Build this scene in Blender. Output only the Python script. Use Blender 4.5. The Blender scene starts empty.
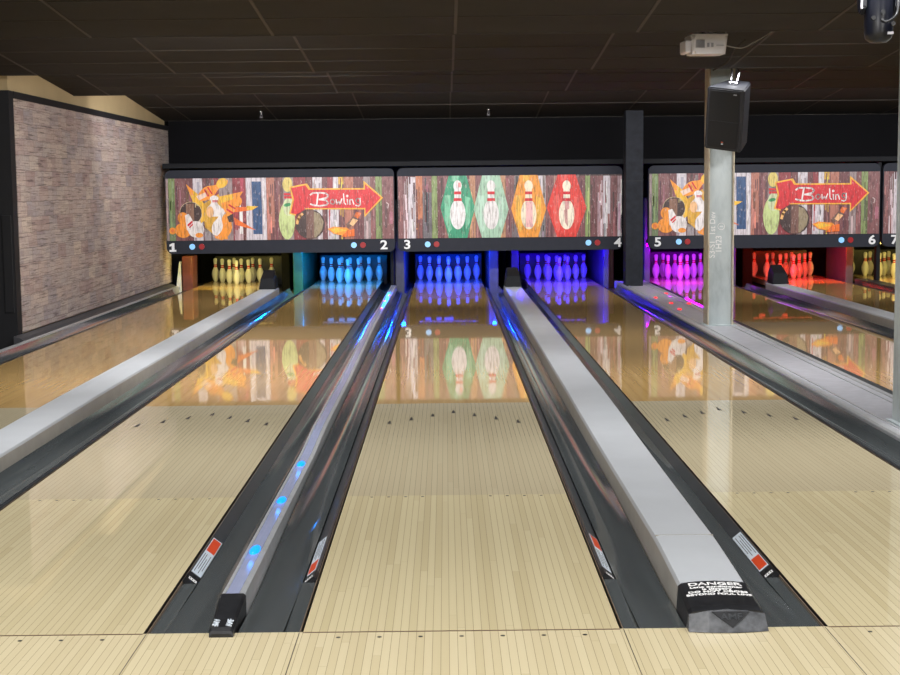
import bpy, bmesh, math, random
from mathutils import Vector, Matrix, Euler
random.seed(7)
C = bpy.context.scene.collection
R = math.radians

# ------------------------------------------------------------------ colours
def lin(c):
    o = []
    for v in c[:3]:
        v /= 255.0
        o.append(v / 12.92 if v <= .04045 else ((v + .055) / 1.055) ** 2.4)
    return (o[0], o[1], o[2], 1.0)

# ------------------------------------------------------------------ materials
class NT:
    """tiny node helper"""
    def __init__(s, name):
        s.m = bpy.data.materials.new(name); s.m.use_nodes = True
        s.t = s.m.node_tree; s.b = s.t.nodes['Principled BSDF']
    def n(s, typ, **k):
        nd = s.t.nodes.new(typ)
        for a, v in k.items(): setattr(nd, a, v)
        return nd
    def link(s, a, b): s.t.links.new(a, b)
    def val(s, inp, v):
        if hasattr(v, 'is_output'): s.link(v, inp)
        else: inp.default_value = v
    def math(s, op, a, b=0.0, c=0.0):
        nd = s.n('ShaderNodeMath', operation=op)
        s.val(nd.inputs[0], a); s.val(nd.inputs[1], b); s.val(nd.inputs[2], c)
        return nd.outputs[0]
    def mix(s, f, a, b, blend='MIX'):
        nd = s.n('ShaderNodeMix', data_type='RGBA', blend_type=blend)
        s.val(nd.inputs[0], f); s.val(nd.inputs[6], a); s.val(nd.inputs[7], b)
        return nd.outputs[2]
    def ramp(s, f, stops):
        nd = s.n('ShaderNodeValToRGB'); s.link(f, nd.inputs[0])
        e = nd.color_ramp.elements
        while len(e) < len(stops): e.new(.5)
        for i, (p, c) in enumerate(stops): e[i].position = p; e[i].color = c
        return nd.outputs[0]
    def obj(s): return s.n('ShaderNodeTexCoord').outputs['Object']
    def mapping(s, v, scale=(1, 1, 1), loc=(0, 0, 0)):
        nd = s.n('ShaderNodeMapping'); s.link(v, nd.inputs[0])
        nd.inputs['Scale'].default_value = scale; nd.inputs['Location'].default_value = loc
        return nd.outputs[0]
    def noise(s, v, scale, detail=3, rough=.55):
        nd = s.n('ShaderNodeTexNoise'); s.link(v, nd.inputs['Vector'])
        nd.inputs['Scale'].default_value = scale; nd.inputs['Detail'].default_value = detail
        nd.inputs['Roughness'].default_value = rough
        return nd.outputs['Fac']
    def bump(s, h, strength=.3, dist=.005):
        nd = s.n('ShaderNodeBump'); s.link(h, nd.inputs['Height'])
        nd.inputs['Strength'].default_value = strength; nd.inputs['Distance'].default_value = dist
        s.link(nd.outputs[0], s.b.inputs['Normal'])

def mat(name, rgb, rough=.5, metal=0.0, spec=.5, var=.12, vscale=9.0, emit=None, es=1.0):
    """plain surface with a little procedural wear in colour and gloss"""
    t = NT(name); b = t.b
    c = lin(rgb)
    if var:
        f = t.noise(t.obj(), vscale, 4)
        d = tuple(max(0, x * (1 - var)) for x in c[:3]) + (1,)
        l = tuple(min(1, x * (1 + var)) for x in c[:3]) + (1,)
        t.link(t.ramp(f, [(.3, d), (.7, l)]), b.inputs['Base Color'])
    else:
        b.inputs['Base Color'].default_value = c
    b.inputs['Roughness'].default_value = rough; b.inputs['Metallic'].default_value = metal
    b.inputs['Specular IOR Level'].default_value = spec
    if emit:
        b.inputs['Emission Color'].default_value = lin(emit); b.inputs['Emission Strength'].default_value = es
    return t.m

BW = 1.0541 / 39

def board_material(name, base, lane):
    t = NT(name); b = t.b
    o = t.obj(); sp = t.n('ShaderNodeSeparateXYZ'); t.link(o, sp.inputs[0])
    x, y = sp.outputs[0], sp.outputs[1]
    xs = t.math('ADD', t.math('DIVIDE', x, BW), 500.5)
    bi = t.math('FLOOR', xs); fr = t.math('FRACT', xs)
    oi = t.n('ShaderNodeObjectInfo').outputs['Random'] if lane else 0.37
    wn = t.n('ShaderNodeTexWhiteNoise', noise_dimensions='2D')
    cb = t.n('ShaderNodeCombineXYZ'); t.link(bi, cb.inputs[0]); t.val(cb.inputs[1], oi)
    t.link(cb.outputs[0], wn.inputs['Vector'])
    r1 = wn.outputs['Value']
    yl = t.math('ADD', t.math('DIVIDE', y, 2.3), t.math('MULTIPLY', r1, 37.0))
    bj = t.math('FLOOR', yl); fj = t.math('FRACT', yl)
    wn2 = t.n('ShaderNodeTexWhiteNoise', noise_dimensions='3D')
    cb2 = t.n('ShaderNodeCombineXYZ'); t.link(bi, cb2.inputs[0]); t.link(bj, cb2.inputs[1]); t.val(cb2.inputs[2], oi)
    t.link(cb2.outputs[0], wn2.inputs['Vector'])
    r2 = wn2.outputs['Value']
    c0 = lin(base)
    lo = (c0[0] * .92, c0[1] * .91, c0[2] * .88, 1); hi = (min(1, c0[0] * 1.04), min(1, c0[1] * 1.05), min(1, c0[2] * 1.06), 1)
    col = t.ramp(r2, [(0, lo), (.45, c0), (1, hi)])
    # fine grain along the board
    gr = t.noise(t.mapping(o, (90, 2.2, 1)), 1.0, 4, .6)
    col = t.mix(t.math('MULTIPLY', gr, .12), col, (c0[0] * .62, c0[1] * .55, c0[2] * .42, 1))
    if lane:      # oiled part of the lane past the seven-foot dots is a greyer finish
        f = t.math('GREATER_THAN', y, 2.16)
        col = t.mix(t.math('MULTIPLY', f, .62), col, (c0[0] * .78, c0[1] * .785, c0[2] * .88, 1))
    ed = t.math('LESS_THAN', t.math('MINIMUM', fr, t.math('SUBTRACT', 1.0, fr)), .030)
    we = t.math('LESS_THAN', fj, .0022)
    ln = t.math('MAXIMUM', ed, t.math('MULTIPLY', we, .25))
    col = t.mix(t.math('MULTIPLY', ln, .55), col, lin((70, 52, 34)))
    if lane:
        pine = t.math('GREATER_THAN', y, 5.18)
        pc = t.ramp(t.noise(t.mapping(o, (26, .7, 1)), 1.0, 4, .6), [(.3, lin((184, 148, 92))), (.6, lin((197, 162, 104))), (.8, lin((206, 172, 116)))])
        pc = t.mix(t.math('MULTIPLY', ln, .10), pc, lin((110, 80, 50)))
        col = t.mix(pine, col, pc)
    t.link(col, b.inputs['Base Color'])
    b.inputs['IOR'].default_value = 1.5
    if lane:
        w = t.noise(t.mapping(o, (6, .9, 1)), 1.0, 2)
        t.val(b.inputs['Roughness'], t.math('ADD', .012, t.math('MULTIPLY', w, .035)))
        h = t.noise(t.mapping(o, (9, 1.1, 1)), 1.0, 2)
        t.bump(h, .035, .004)
    else:
        b.inputs['Roughness'].default_value = .22
    return t.m

def stone_material():
    t = NT('stacked_stone'); b = t.b
    o = t.obj(); sp = t.n('ShaderNodeSeparateXYZ'); t.link(o, sp.inputs[0])
    cb = t.n('ShaderNodeCombineXYZ'); t.link(sp.outputs[1], cb.inputs[0]); t.link(sp.outputs[2], cb.inputs[1])
    v = cb.outputs[0]
    # wobble so that courses are not ruler straight
    nz = t.n('ShaderNodeTexNoise'); t.link(v, nz.inputs['Vector']); nz.inputs['Scale'].default_value = 5.0
    ofs = t.n('ShaderNodeVectorMath', operation='MULTIPLY_ADD')
    t.link(nz.outputs['Color'], ofs.inputs[0]); ofs.inputs[1].default_value = (.12, .035, 0); t.link(v, ofs.inputs[2])
    v2 = ofs.outputs[0]
    def brick(scale_w, scale_h, off, mort):
        bt = t.n('ShaderNodeTexBrick'); t.link(v2, bt.inputs['Vector'])
        bt.inputs['Scale'].default_value = 1.0
        bt.inputs['Brick Width'].default_value = scale_w; bt.inputs['Row Height'].default_value = scale_h
        bt.inputs['Mortar Size'].default_value = mort; bt.inputs['Mortar Smooth'].default_value = .3
        bt.inputs['Color1'].default_value = (0, 0, 0, 1); bt.inputs['Color2'].default_value = (1, 1, 1, 1)
        bt.inputs['Mortar'].default_value = (.5, .5, .5, 1)
        bt.offset = off; bt.offset_frequency = 2
        return bt
    b1 = brick(.21, .050, .37, .002); b2 = brick(.33, .155, .43, .003)
    tone = t.ramp(b1.outputs['Color'], [(0, lin((146, 128, 126))), (.3, lin((184, 166, 160))), (.55, lin((198, 180, 170))), (.8, lin((166, 156, 158))), (1, lin((210, 193, 182)))])
    tone2 = t.ramp(b2.outputs['Color'], [(0, lin((156, 130, 128))), (.35, lin((196, 178, 168))), (.65, lin((156, 148, 154))), (1, lin((206, 190, 174)))])
    col = t.mix(.58, tone, tone2)
    sp2 = t.noise(v, 30, 6, .75)
    col = t.mix(t.ramp(sp2, [(.34, (.30, .30, .30, 1)), (.54, (0, 0, 0, 1))]), col, lin((104, 88, 86)))
    ln = t.noise(t.mapping(v, (2.6, 52, 1)), 1.0, 3, .55)                    # broken dark lines between the thin stones
    lm = t.ramp(ln, [(.56, (0, 0, 0, 1)), (.66, (.62, .62, .62, 1))])
    dark = t.math('MAXIMUM', t.math('MULTIPLY', b1.outputs['Fac'], .35), t.math('MAXIMUM', t.math('MULTIPLY', b2.outputs['Fac'], .5), lm))
    col = t.mix(dark, col, lin((66, 52, 52)))
    t.link(col, b.inputs['Base Color']); b.inputs['Roughness'].default_value = .85
    hgt = t.math('SUBTRACT', t.math('MULTIPLY', sp2, .6), dark)
    t.bump(hgt, .55, .012)
    return t.m

def art_material():
    """print on weathered planks: vertex colour = ink, procedural grain = the worn wood it is printed on"""
    t = NT('printed_planks'); b = t.b
    at = t.n('ShaderNodeAttribute', attribute_name='Col')
    o = t.obj()
    g1 = t.noise(t.mapping(o, (34, 1, 5)), 1.0, 6, .7)
    g2 = t.noise(t.mapping(o, (52, 1, 13), (3, 0, 1)), 1.0, 4, .65)
    dk = t.ramp(g1, [(.36, (.46, .42, .42, 1)), (.52, (1, 1, 1, 1))])
    col = t.mix(1.0, at.outputs['Color'], dk, 'MULTIPLY')
    fl = t.ramp(g2, [(.58, (0, 0, 0, 1)), (.66, (.55, .55, .55, 1))])
    col = t.mix(fl, col, lin((196, 180, 180)))
    t.link(col, b.inputs['Base Color']); b.inputs['Roughness'].default_value = .45
    return t.m

def gutter_material():
    t = NT('gutter_plastic'); b = t.b
    o = t.obj()
    n1 = t.noise(t.mapping(o, (22, .5, 1)), 1.0, 5, .6)
    n2 = t.noise(o, 14, 4, .7)
    col = t.ramp(n1, [(.3, lin((66, 71, 73))), (.62, lin((80, 85, 87))), (.8, lin((98, 100, 98)))])
    col = t.mix(t.ramp(n2, [(.72, (0, 0, 0, 1)), (.8, (.4, .4, .4, 1))]), col, lin((110, 108, 104)))
    t.link(col, b.inputs['Base Color'])
    t.val(b.inputs['Roughness'], t.math('ADD', .05, t.math('MULTIPLY', n1, .10)))
    return t.m

M = {}
M['lane'] = board_material('lane_boards', (210, 197, 160), True)
M['approach'] = board_material('approach_boards', (214, 201, 166), False)
M['stone'] = stone_material()
M['art'] = art_material()
M['gutter'] = gutter_material()
M['ledge'] = mat('tan_lane_ledge', (112, 96, 80), .55)
M['rail'] = mat('bumper_rail_plastic', (58, 61, 65), .28)
M['black'] = mat('black_plastic', (24, 25, 28), .35)
M['rubber'] = mat('black_rubber', (14, 14, 15), .7)
M['nose'] = mat('scuffed_black_nose', (34, 35, 38), .30, var=.35, vscale=30)
M['noseface'] = mat('scuffed_grey_nose_face', (84, 86, 90), .25, var=.5, vscale=26)
M['cap'] = mat('grey_cap_vinyl', (182, 186, 191), .42, var=.05, vscale=3)
M['capside'] = mat('grey_cap_side', (150, 146, 138), .5, var=.08)
M['alum'] = mat('brushed_aluminium', (190, 193, 196), .34, .35, var=.08, vscale=20)
M['lens'] = mat('frosted_lens', (150, 158, 188), .25, var=.06)
M['led_blue'] = mat('blue_led', (20, 120, 230), .3, var=0, emit=(12, 140, 255), es=1.5)
M['glow_red'] = mat('red_glow', (200, 30, 40), .3, var=0, emit=(255, 40, 50), es=1.6)
M['deck'] = mat('grey_deck_laminate', (176, 177, 184), .42, var=.10, vscale=14)
M['frame'] = mat('slate_mask_frame', (40, 43, 53), .6, spec=.2, var=.06)
M['header'] = mat('dark_header_trim', (18, 20, 25), .65, spec=.2)
M['fascia'] = mat('black_fascia_paint', (8, 8, 12), .85, spec=.15, var=.2, vscale=2)
M['blackpaint'] = mat('black_wall_paint', (20, 21, 26), .65, var=.2, vscale=4)
M['beige'] = mat('beige_wall_paint', (190, 168, 128), .8, var=.06, vscale=2)
M['ceil'] = mat('dark_ceiling_board', (40, 38, 37), .75, spec=.3, var=.18, vscale=3)
M['tbar'] = mat('ceiling_tbar', (60, 54, 48), .6)
M['blackcol'] = mat('black_boxed_column', (30, 33, 40), .7, spec=.2, var=.25, vscale=12)
M['white'] = mat('white_print', (235, 235, 235), .5, var=0)
M['number'] = mat('lane_number_print', (225, 228, 232), .4, var=.04)
M['red'] = mat('red_print', (190, 32, 40), .45, var=0)
M['orange'] = mat('orange_label', (214, 72, 30), .45, var=.05)
M['label'] = mat('white_label', (206, 216, 226), .45, var=.03)
M['ink'] = mat('dark_ink', (38, 34, 34), .5, var=0)
M['ind_blue'] = mat('lit_blue_indicator', (140, 190, 235), .3, var=0, emit=(120, 185, 250), es=.42)
M['ind_red'] = mat('dull_red_indicator', (150, 34, 40), .3, var=.05)
M['pinwhite'] = mat('pin_white', (218, 218, 212), .18, var=.02)
M['pinred'] = mat('pin_red_stripe', (205, 45, 40), .25, var=0)
M['kick'] = mat('kickback_grey', (58, 60, 66), .45, var=.25)
M['kickgreen'] = mat('kickback_green', (36, 92, 62), .3, var=.2)
M['kickred'] = mat('kickback_red_brown', (84, 36, 26), .5, var=.25)
M['pitdark'] = mat('pit_dark', (13, 14, 16), .85, spec=.2, var=.2)
M['pindeck'] = mat('pin_deck_maple', (205, 175, 135), .12, var=.06)
M['speaker'] = mat('speaker_cabinet', (40, 42, 48), .5, var=.1)
M['grille'] = mat('speaker_grille', (20, 22, 26), .6, var=.1, vscale=90)
M['pwhite'] = mat('projector_white', (226, 222, 226), .4, var=.02)
M['pgrey'] = mat('projector_grey', (160, 158, 164), .4)
M['chrome'] = mat('chrome', (205, 205, 210), .2, 1.0, var=0)
M['navy'] = mat('moving_head_black', (13, 15, 24), .3, var=.15)
M['curb'] = mat('grey_curb', (66, 66, 70), .5)
M['glass'] = mat('dark_lens_glass', (10, 12, 22), .08, var=0)
M['cable_w'] = mat('pale_cable', (150, 146, 138), .6, var=0)
M['cable_b'] = mat('dark_cable', (28, 26, 25), .6, var=0)
M['concrete'] = mat('concrete', (70, 70, 72), .85)

def steel_material():
    t = NT('grey_painted_steel'); b = t.b
    o = t.obj()
    n = t.noise(t.mapping(o, (1, 1, .35)), 7, 5, .65)
    col = t.ramp(n, [(.3, lin((160, 170, 173))), (.5, lin((182, 192, 195))), (.75, lin((196, 204, 205)))])
    t.link(col, b.inputs['Base Color']); b.inputs['Roughness'].default_value = .5
    return t.m
def rust_material():
    t = NT('rusty_flange'); b = t.b
    o = t.obj()
    n = t.noise(t.mapping(o, (3, 3, 1.2)), 9, 6, .75)
    col = t.ramp(n, [(.28, lin((120, 80, 58))), (.38, lin((176, 156, 130))), (.56, lin((202, 194, 174))), (.75, lin((180, 182, 174)))])
    t.link(col, b.inputs['Base Color']); b.inputs['Roughness'].default_value = .6
    return t.m
M['steel'] = steel_material(); M['rust'] = rust_material()

# ------------------------------------------------------------------ mesh helpers
def box(bm, x0, x1, y0, y1, z0, z1, mi=0, bev=0.0):
    vs = [bm.verts.new((x, y, z)) for x in (x0, x1) for y in (y0, y1) for z in (z0, z1)]
    fs = []
    for q in ((0, 1, 3, 2), (4, 6, 7, 5), (0, 4, 5, 1), (2, 3, 7, 6), (0, 2, 6, 4), (1, 5, 7, 3)):
        f = bm.faces.new([vs[i] for i in q]); f.material_index = mi; fs.append(f)
    if bev:
        es = list({e for f in fs for e in f.edges})
        r = bmesh.ops.bevel(bm, geom=es, offset=bev, segments=2, affect='EDGES', profile=.5)
        for f in r['faces']: f.material_index = mi
    return vs
def prism(bm, pts, axis, a, b, mi=0):
    """extrude closed 2-D outline along an axis; pts are in the other two axes' order"""
    def mk(p, d):
        if axis == 'y': return (p[0], d, p[1])
        if axis == 'x': return (d, p[0], p[1])
        return (p[0], p[1], d)
    A = [bm.verts.new(mk(p, a)) for p in pts]; B = [bm.verts.new(mk(p, b)) for p in pts]
    n = len(pts); out = []
    for i in range(n):
        out.append(bm.faces.new((A[i], A[(i + 1) % n], B[(i + 1) % n], B[i])))
    out.append(bm.faces.new(A)); out.append(bm.faces.new(B[::-1]))
    for f in out: f.material_index = mi
    return A + B
def loft(bm, secs, mi=0, caps=True, close=True, mis=None):
    """secs: list of equal-length rings of 3-D points"""
    rings = [[bm.verts.new(p) for p in s] for s in secs]
    n = len(rings[0])
    for a, b in zip(rings, rings[1:]):
        for i in range(n if close else n - 1):
            f = bm.faces.new((a[i], a[(i + 1) % n], b[(i + 1) % n], b[i]))
            f.material_index = mis[i] if mis else mi
    if caps and close:
        f = bm.faces.new(rings[0][::-1]); f.material_index = mi
        f = bm.faces.new(rings[-1]); f.material_index = mi
    return rings
def lathe(bm, prof, n=24, mi=None, cx=0, cy=0, cz=0):
    rings = []
    for r, z in prof:
        if r < 1e-5: rings.append([bm.verts.new((cx, cy, cz + z))])
        else: rings.append([bm.verts.new((cx + r * math.cos(2 * math.pi * i / n), cy + r * math.sin(2 * math.pi * i / n), cz + z)) for i in range(n)])
    for k, (a, b) in enumerate(zip(rings, rings[1:])):
        for i in range(n):
            j = (i + 1) % n
            if len(a) == 1 and len(b) == 1: continue
            if len(a) == 1: f = bm.faces.new((a[0], b[j], b[i]))
            elif len(b) == 1: f = bm.faces.new((a[i], a[j], b[0]))
            else: f = bm.faces.new((a[i], a[j], b[j], b[i]))
            if mi: f.material_index = mi[k]
            f.smooth = True
    return rings
def disc(bm, c, r, axis='y', d=.006, n=20, mi=0):
    pts = [(r * math.cos(2 * math.pi * i / n), r * math.sin(2 * math.pi * i / n)) for i in range(n)]
    if axis == 'y': prism(bm, [(c[0] + p[0], c[2] + p[1]) for p in pts], 'y', c[1] - d, c[1], mi)
    elif axis == 'x': prism(bm, [(c[1] + p[0], c[2] + p[1]) for p in pts], 'x', c[0] - d, c[0] + d, mi)
    else: prism(bm, [(c[0] + p[0], c[1] + p[1]) for p in pts], 'z', c[2], c[2] + d, mi)
def tube(bm, pts, r, n=8, mi=0):
    pts = [Vector(p) for p in pts]; secs = []
    for i, p in enumerate(pts):
        d = (pts[min(i + 1, len(pts) - 1)] - pts[max(i - 1, 0)]).normalized()
        u = d.cross(Vector((0, 0, 1)))
        if u.length < .05: u = d.cross(Vector((0, 1, 0)))
        u.normalize(); w = u.cross(d)
        secs.append([p + u * r * math.cos(2 * math.pi * k / n) + w * r * math.sin(2 * math.pi * k / n) for k in range(n)])
    loft(bm, secs, mi)
def smooth_path(pts, k=6):
    out = []; P = [Vector(p) for p in pts]
    for i in range(len(P) - 1):
        p0, p1, p2, p3 = P[max(i - 1, 0)], P[i], P[i + 1], P[min(i + 2, len(P) - 1)]
        for j in range(k):
            s = j / k
            out.append(.5 * ((2 * p1) + (p2 - p0) * s + (2 * p0 - 5 * p1 + 4 * p2 - p3) * s * s + (3 * p1 - p0 - 3 * p2 + p3) * s ** 3))
    out.append(P[-1]); return out
_tx = {}
def text_into(bm, s, size, mtx, mi=0, bold=.0, extrude=.0015, sx=1.0):
    """real lettering: font outline turned into a thin solid and placed by a matrix"""
    cu = bpy.data.curves.new('lettering', 'FONT'); cu.body = s; cu.size = size; cu.extrude = extrude
    cu.offset = bold; cu.align_x = 'CENTER'; cu.align_y = 'CENTER'; cu.resolution_u = 4
    o = bpy.data.objects.new('lettering', cu); C.objects.link(o)
    dg = bpy.context.evaluated_depsgraph_get(); dg.update()
    me = bpy.data.meshes.new_from_object(o.evaluated_get(dg))
    bpy.data.objects.remove(o); bpy.data.curves.remove(cu)
    me.transform(Matrix.Diagonal((sx, 1, 1, 1))); me.transform(mtx)
    n0 = len(bm.faces); bm.from_mesh(me); bm.faces.ensure_lookup_table()
    for f in bm.faces[n0:]: f.material_index = mi
    bpy.data.meshes.remove(me)

# ------------------------------------------------------------------ object helpers
def obj(name, bm, mats, parent=None, smooth=False, loc=None, fixn=True):
    if fixn: bmesh.ops.recalc_face_normals(bm, faces=bm.faces)
    me = bpy.data.meshes.new(name); bm.to_mesh(me); bm.free()
    for m in (mats if isinstance(mats, (list, tuple)) else [mats]): me.materials.append(M[m] if isinstance(m, str) else m)
    if smooth:
        for p in me.polygons: p.use_smooth = True
    o = bpy.data.objects.new(name, me); C.objects.link(o)
    if parent: o.parent = parent
    if loc: o.location = loc
    return o
def tag(o, label, cat, group=None):
    o['label'] = label; o['category'] = cat
    if group: o['group'] = group
    return o
def thing(name, label, cat, loc=(0, 0, 0), group=None, rot=(0, 0, 0)):
    o = bpy.data.objects.new(name, None); C.objects.link(o); o.location = loc; o.rotation_euler = rot
    o.empty_display_size = .1
    return tag(o, label, cat, group)
def struct(name, bm, mats, **k):
    o = obj(name, bm, mats, **k); o['kind'] = 'structure'; return o
def NB(): return bmesh.new()

# ------------------------------------------------------------------ layout
HW = 1.0541 / 2
LX = {1: -3.3421, 2: -1.5864, 3: 0.0, 4: 1.7487, 5: 3.6553, 6: 5.4466, 7: 7.035}
YH = 18.288
ROW = .26396
MASK_Y = 16.8
LANE_END = 17.70
LIPS = [-6.6, -3.45, -.25, 2.8, 5.95, 9.25, 12.25]
LIPZ = 2.572; SL = .080
XL, XR = -4.25, 9.6
ORD = {1: 'first', 2: 'second', 3: 'third', 4: 'fourth', 5: 'fifth', 6: 'sixth', 7: 'seventh'}
GLOW = {1: 'warm yellow', 2: 'cyan blue', 3: 'deep blue', 4: 'violet', 5: 'magenta', 6: 'red-orange', 7: 'pale yellow'}

# ------------------------------------------------------------------ setting
bm = NB()
box(bm, -7.5, XR, -8.0, 0.0, -.1, 0.0)
for a in sorted({LX[i] + s * (HW + .012) for i in LX for s in (-1, 1)}):          # panel seams of the approach
    box(bm, a - .0013, a + .0013, -8, -.006, -.01, .0004, 1)
for i in LX:                                                              # foul line and its row of dots
    box(bm, LX[i] - HW, LX[i] + HW, -.010, -.001, -.01, .0006, 2)
    for k in range(-3, 4):
        disc(bm, (LX[i] + k * .1351, -.062, .0), .0078, 'z', .0006, 12, 1)
struct('floor', bm, ['approach', 'ink', mat('foul_line_brown', (96, 74, 58), .4)])
bm = NB(); box(bm, -7.5, XR, 0.0, 20.6, -.25, -.12)
struct('floor', bm, 'concrete')

bm = NB(); box(bm, -4.42, XL - .05, 9.7, 17.70, -.12, 2.95)
struct('wall_left', bm, 'beige')
bm = NB(); box(bm, -4.42, XL - .05, 17.70, 20.6, -.12, 2.95)
struct('wall_left', bm, 'pitdark')
bm = NB(); box(bm, XL - .05, XL, 9.72, 17.70, .085, 2.385)
struct('wall_left', bm, 'stone')
bm = NB(); box(bm, XL - .05, XL + .012, 9.70, 17.70, 2.385, 2.455, 0, .004)
struct('trim_1', bm, 'blackpaint')
bm = NB()
box(bm, -7.5, XL - .0, 9.55, 9.70, -.12, 2.455)                            # black return at the near end of the stone wall
box(bm, -4.36, -4.27, 9.53, 9.55, .3, 1.25, 0, .004)
struct('wall_left', bm, 'blackpaint')
bm = NB(); box(bm, -7.5, -4.42, 9.60, 9.70, 2.455, 2.95); struct('wall_left', bm, 'beige')
bm = NB(); box(bm, -7.6, -7.5, -8, 9.70, -.12, 2.95); struct('wall_left', bm, 'blackpaint')
bm = NB(); box(bm, XR, XR + .1, -8, 20.6, -.12, 2.95); struct('wall_right', bm, 'blackpaint')
bm = NB(); box(bm, -7.5, XR, -8.1, -8.0, -.12, 2.95); struct('wall_front', bm, 'beige')
bm = NB(); box(bm, -4.42, XR, 20.6, 20.7, -.12, 2.95); struct('wall_back', bm, 'pitdark')
bm = NB()
box(bm, XL, XR, 17.70, 17.77, 1.66, 2.95)
struct('wall_back', bm, 'fascia')
bm = NB()
box(bm, -4.19, XR, 16.86, 17.70, 1.80, 1.873, 0, .006)
struct('trim_2', bm, 'header')

# saw-tooth ceiling: every bay slopes down away from the camera and ends in a lip
bm = NB()
bays = list(zip(LIPS, LIPS[1:])) + [(12.25, 17.70)]
for y0, y1 in bays:
    zl = LIPZ if y1 < 17 else 2.53
    zn = zl + SL * (y1 - y0)
    xl = -4.30 if y0 > 9.2 else -7.5
    loft(bm, [[(xl, y0, zn + .03), (XR, y0, zn + .03), (XR, y0, zn), (xl, y0, zn)], [(xl, y1, zl + .03), (XR, y1, zl + .03), (XR, y1, zl), (xl, y1, zl)]])
    if y1 < 17: box(bm, xl if y1 < 9.2 else -4.30, XR, y1 - .012, y1 + .012, zl - .004, 2.95)
    nrm = Vector((0, -SL, -1)).normalized()
    def bar(xa, xb, ya, yb):
        za = zl + SL * (y1 - ya); zb = zl + SL * (y1 - yb)
        q = [(xa, ya, za), (xb, ya, za), (xb, yb, zb), (xa, yb, zb)]
        t_ = [Vector(p) + nrm * .004 for p in q]
        loft(bm, [q, t_], 1)
    x = .045 - 1.31 * 5
    while x < XR - .1:
        if x > xl + .05: bar(x - .011, x + .011, y0 + .02, y1 - .016)
        x += 1.31
    yy = y1 - .02; k = 0
    while yy > y0 + .05:
        bar(xl, XR, yy - .005, yy + .002); yy -= .61 if y1 < 17 else 1.52
struct('ceiling', bm, ['ceil', 'tbar'])

# curb along the stone wall
bm = NB()
prism(bm, [(XL, -.12), (XL, .075), (XL + .07, .055), (XL + .10, .028), (XL + .10, -.12)], 'y', 9.4, 17.45)
t = struct('baseboard_left', bm, 'curb')
bm = NB()
prism(bm, [(XL + .102, -.12), (XL + .102, .032), (XL + .112, .036), (XL + .142, .036), (XL + .148, .028), (XL + .148, -.12)], 'y', 5.0, 17.45)
struct('trim_3', bm, 'alum')

# ------------------------------------------------------------------ lanes
for i, xc in LX.items():
    bm = NB()
    box(bm, -HW, HW, 0.002, LANE_END, -.08, 0.0)
    for k in range(-3, 4):                                                # seven darts
        yt = 4.86 - .141 * abs(k); x = k * .1351
        prism(bm, [(x - .0125, yt - .125), (x + .0125, yt - .125), (x + .003, yt), (x - .003, yt)], 'z', -.005, .0006, 1)
    for b in (6, 9, 12, 15):
        for s in (-1, 1):
            disc(bm, (s * b * BW, 2.134, 0), .0080, 'z', .0006, 10, 1)
    bm.normal_update()
    for f in bm.faces:
        if abs(f.normal.x) > .9 and f.calc_area() > .5: f.material_index = 1
    o = obj('bowling_lane', bm, ['lane', 'ink'], loc=(xc, 0, 0))
    lb = {1: 'pale maple bowling lane running beside the stone wall to the yellow-lit pins',
          2: 'pale maple bowling lane running to the cyan-lit pins under number 2',
          3: 'central pale maple bowling lane running to the deep blue pins under number 3',
          4: 'maple bowling lane right of the DANGER cap, running to the violet pins',
          5: 'maple bowling lane behind the grey steel column, running to the magenta pins',
          6: 'maple bowling lane running to the red-orange pins under number 6',
          7: 'short visible piece of far right lane with yellow pins, beyond the sixth lane'}[i]
    tag(o, lb, 'bowling lane', 'maple bowling lanes side by side')
    bm = NB()                                                             # pin deck
    box(bm, -HW, HW, LANE_END + .006, 19.17, -.08, 0.0)
    o = obj('pin_deck', bm, 'pindeck', loc=(xc, 0, 0))
    tag(o, 'maple pin deck under the %s-lit pins of the %s lane from the left' % (GLOW[i], ORD[i]), 'pin deck', 'pin decks at the lane ends')

# ------------------------------------------------------------------ bumper rails and gutters
DIV = {12: (LX[1] + LX[2]) / 2, 23: (LX[2] + LX[3]) / 2, 34: (LX[3] + LX[4]) / 2, 45: 2.73, 56: (LX[5] + LX[6]) / 2, 67: (LX[6] + LX[7]) / 2}
CX = {12: -2.495, 34: .881, 56: DIV[56]}
def side_limits(i, s):
    """x of the lane edge and of the inner edge of whatever divides it from its neighbour"""
    e = LX[i] + s * HW
    if s < 0: d = {1: XL + .148, 2: CX[12] + .129, 3: DIV[23] + .046, 4: CX[34] + .129, 5: 2.955, 6: CX[56] + .129, 7: DIV[67] + .1}[i]
    else: d = {1: CX[12] - .129, 2: DIV[23] - .046, 3: CX[34] - .129, 4: 2.505, 5: CX[56] - .129, 6: DIV[67] - .1, 7: LX[7] + HW + .26}[i]
    return e, d
def gdepth(y):
    P = [(0, .002), (.6, .006), (1.6, .022), (3.2, .040), (5, .052), (17.7, .060)]
    for (a, za), (b, zb) in zip(P, P[1:]):
        if y <= b: return za + (zb - za) * (y - a) / (b - a)
    return P[-1][1]
SIDE = {-1: 'left', 1: 'right'}
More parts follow.
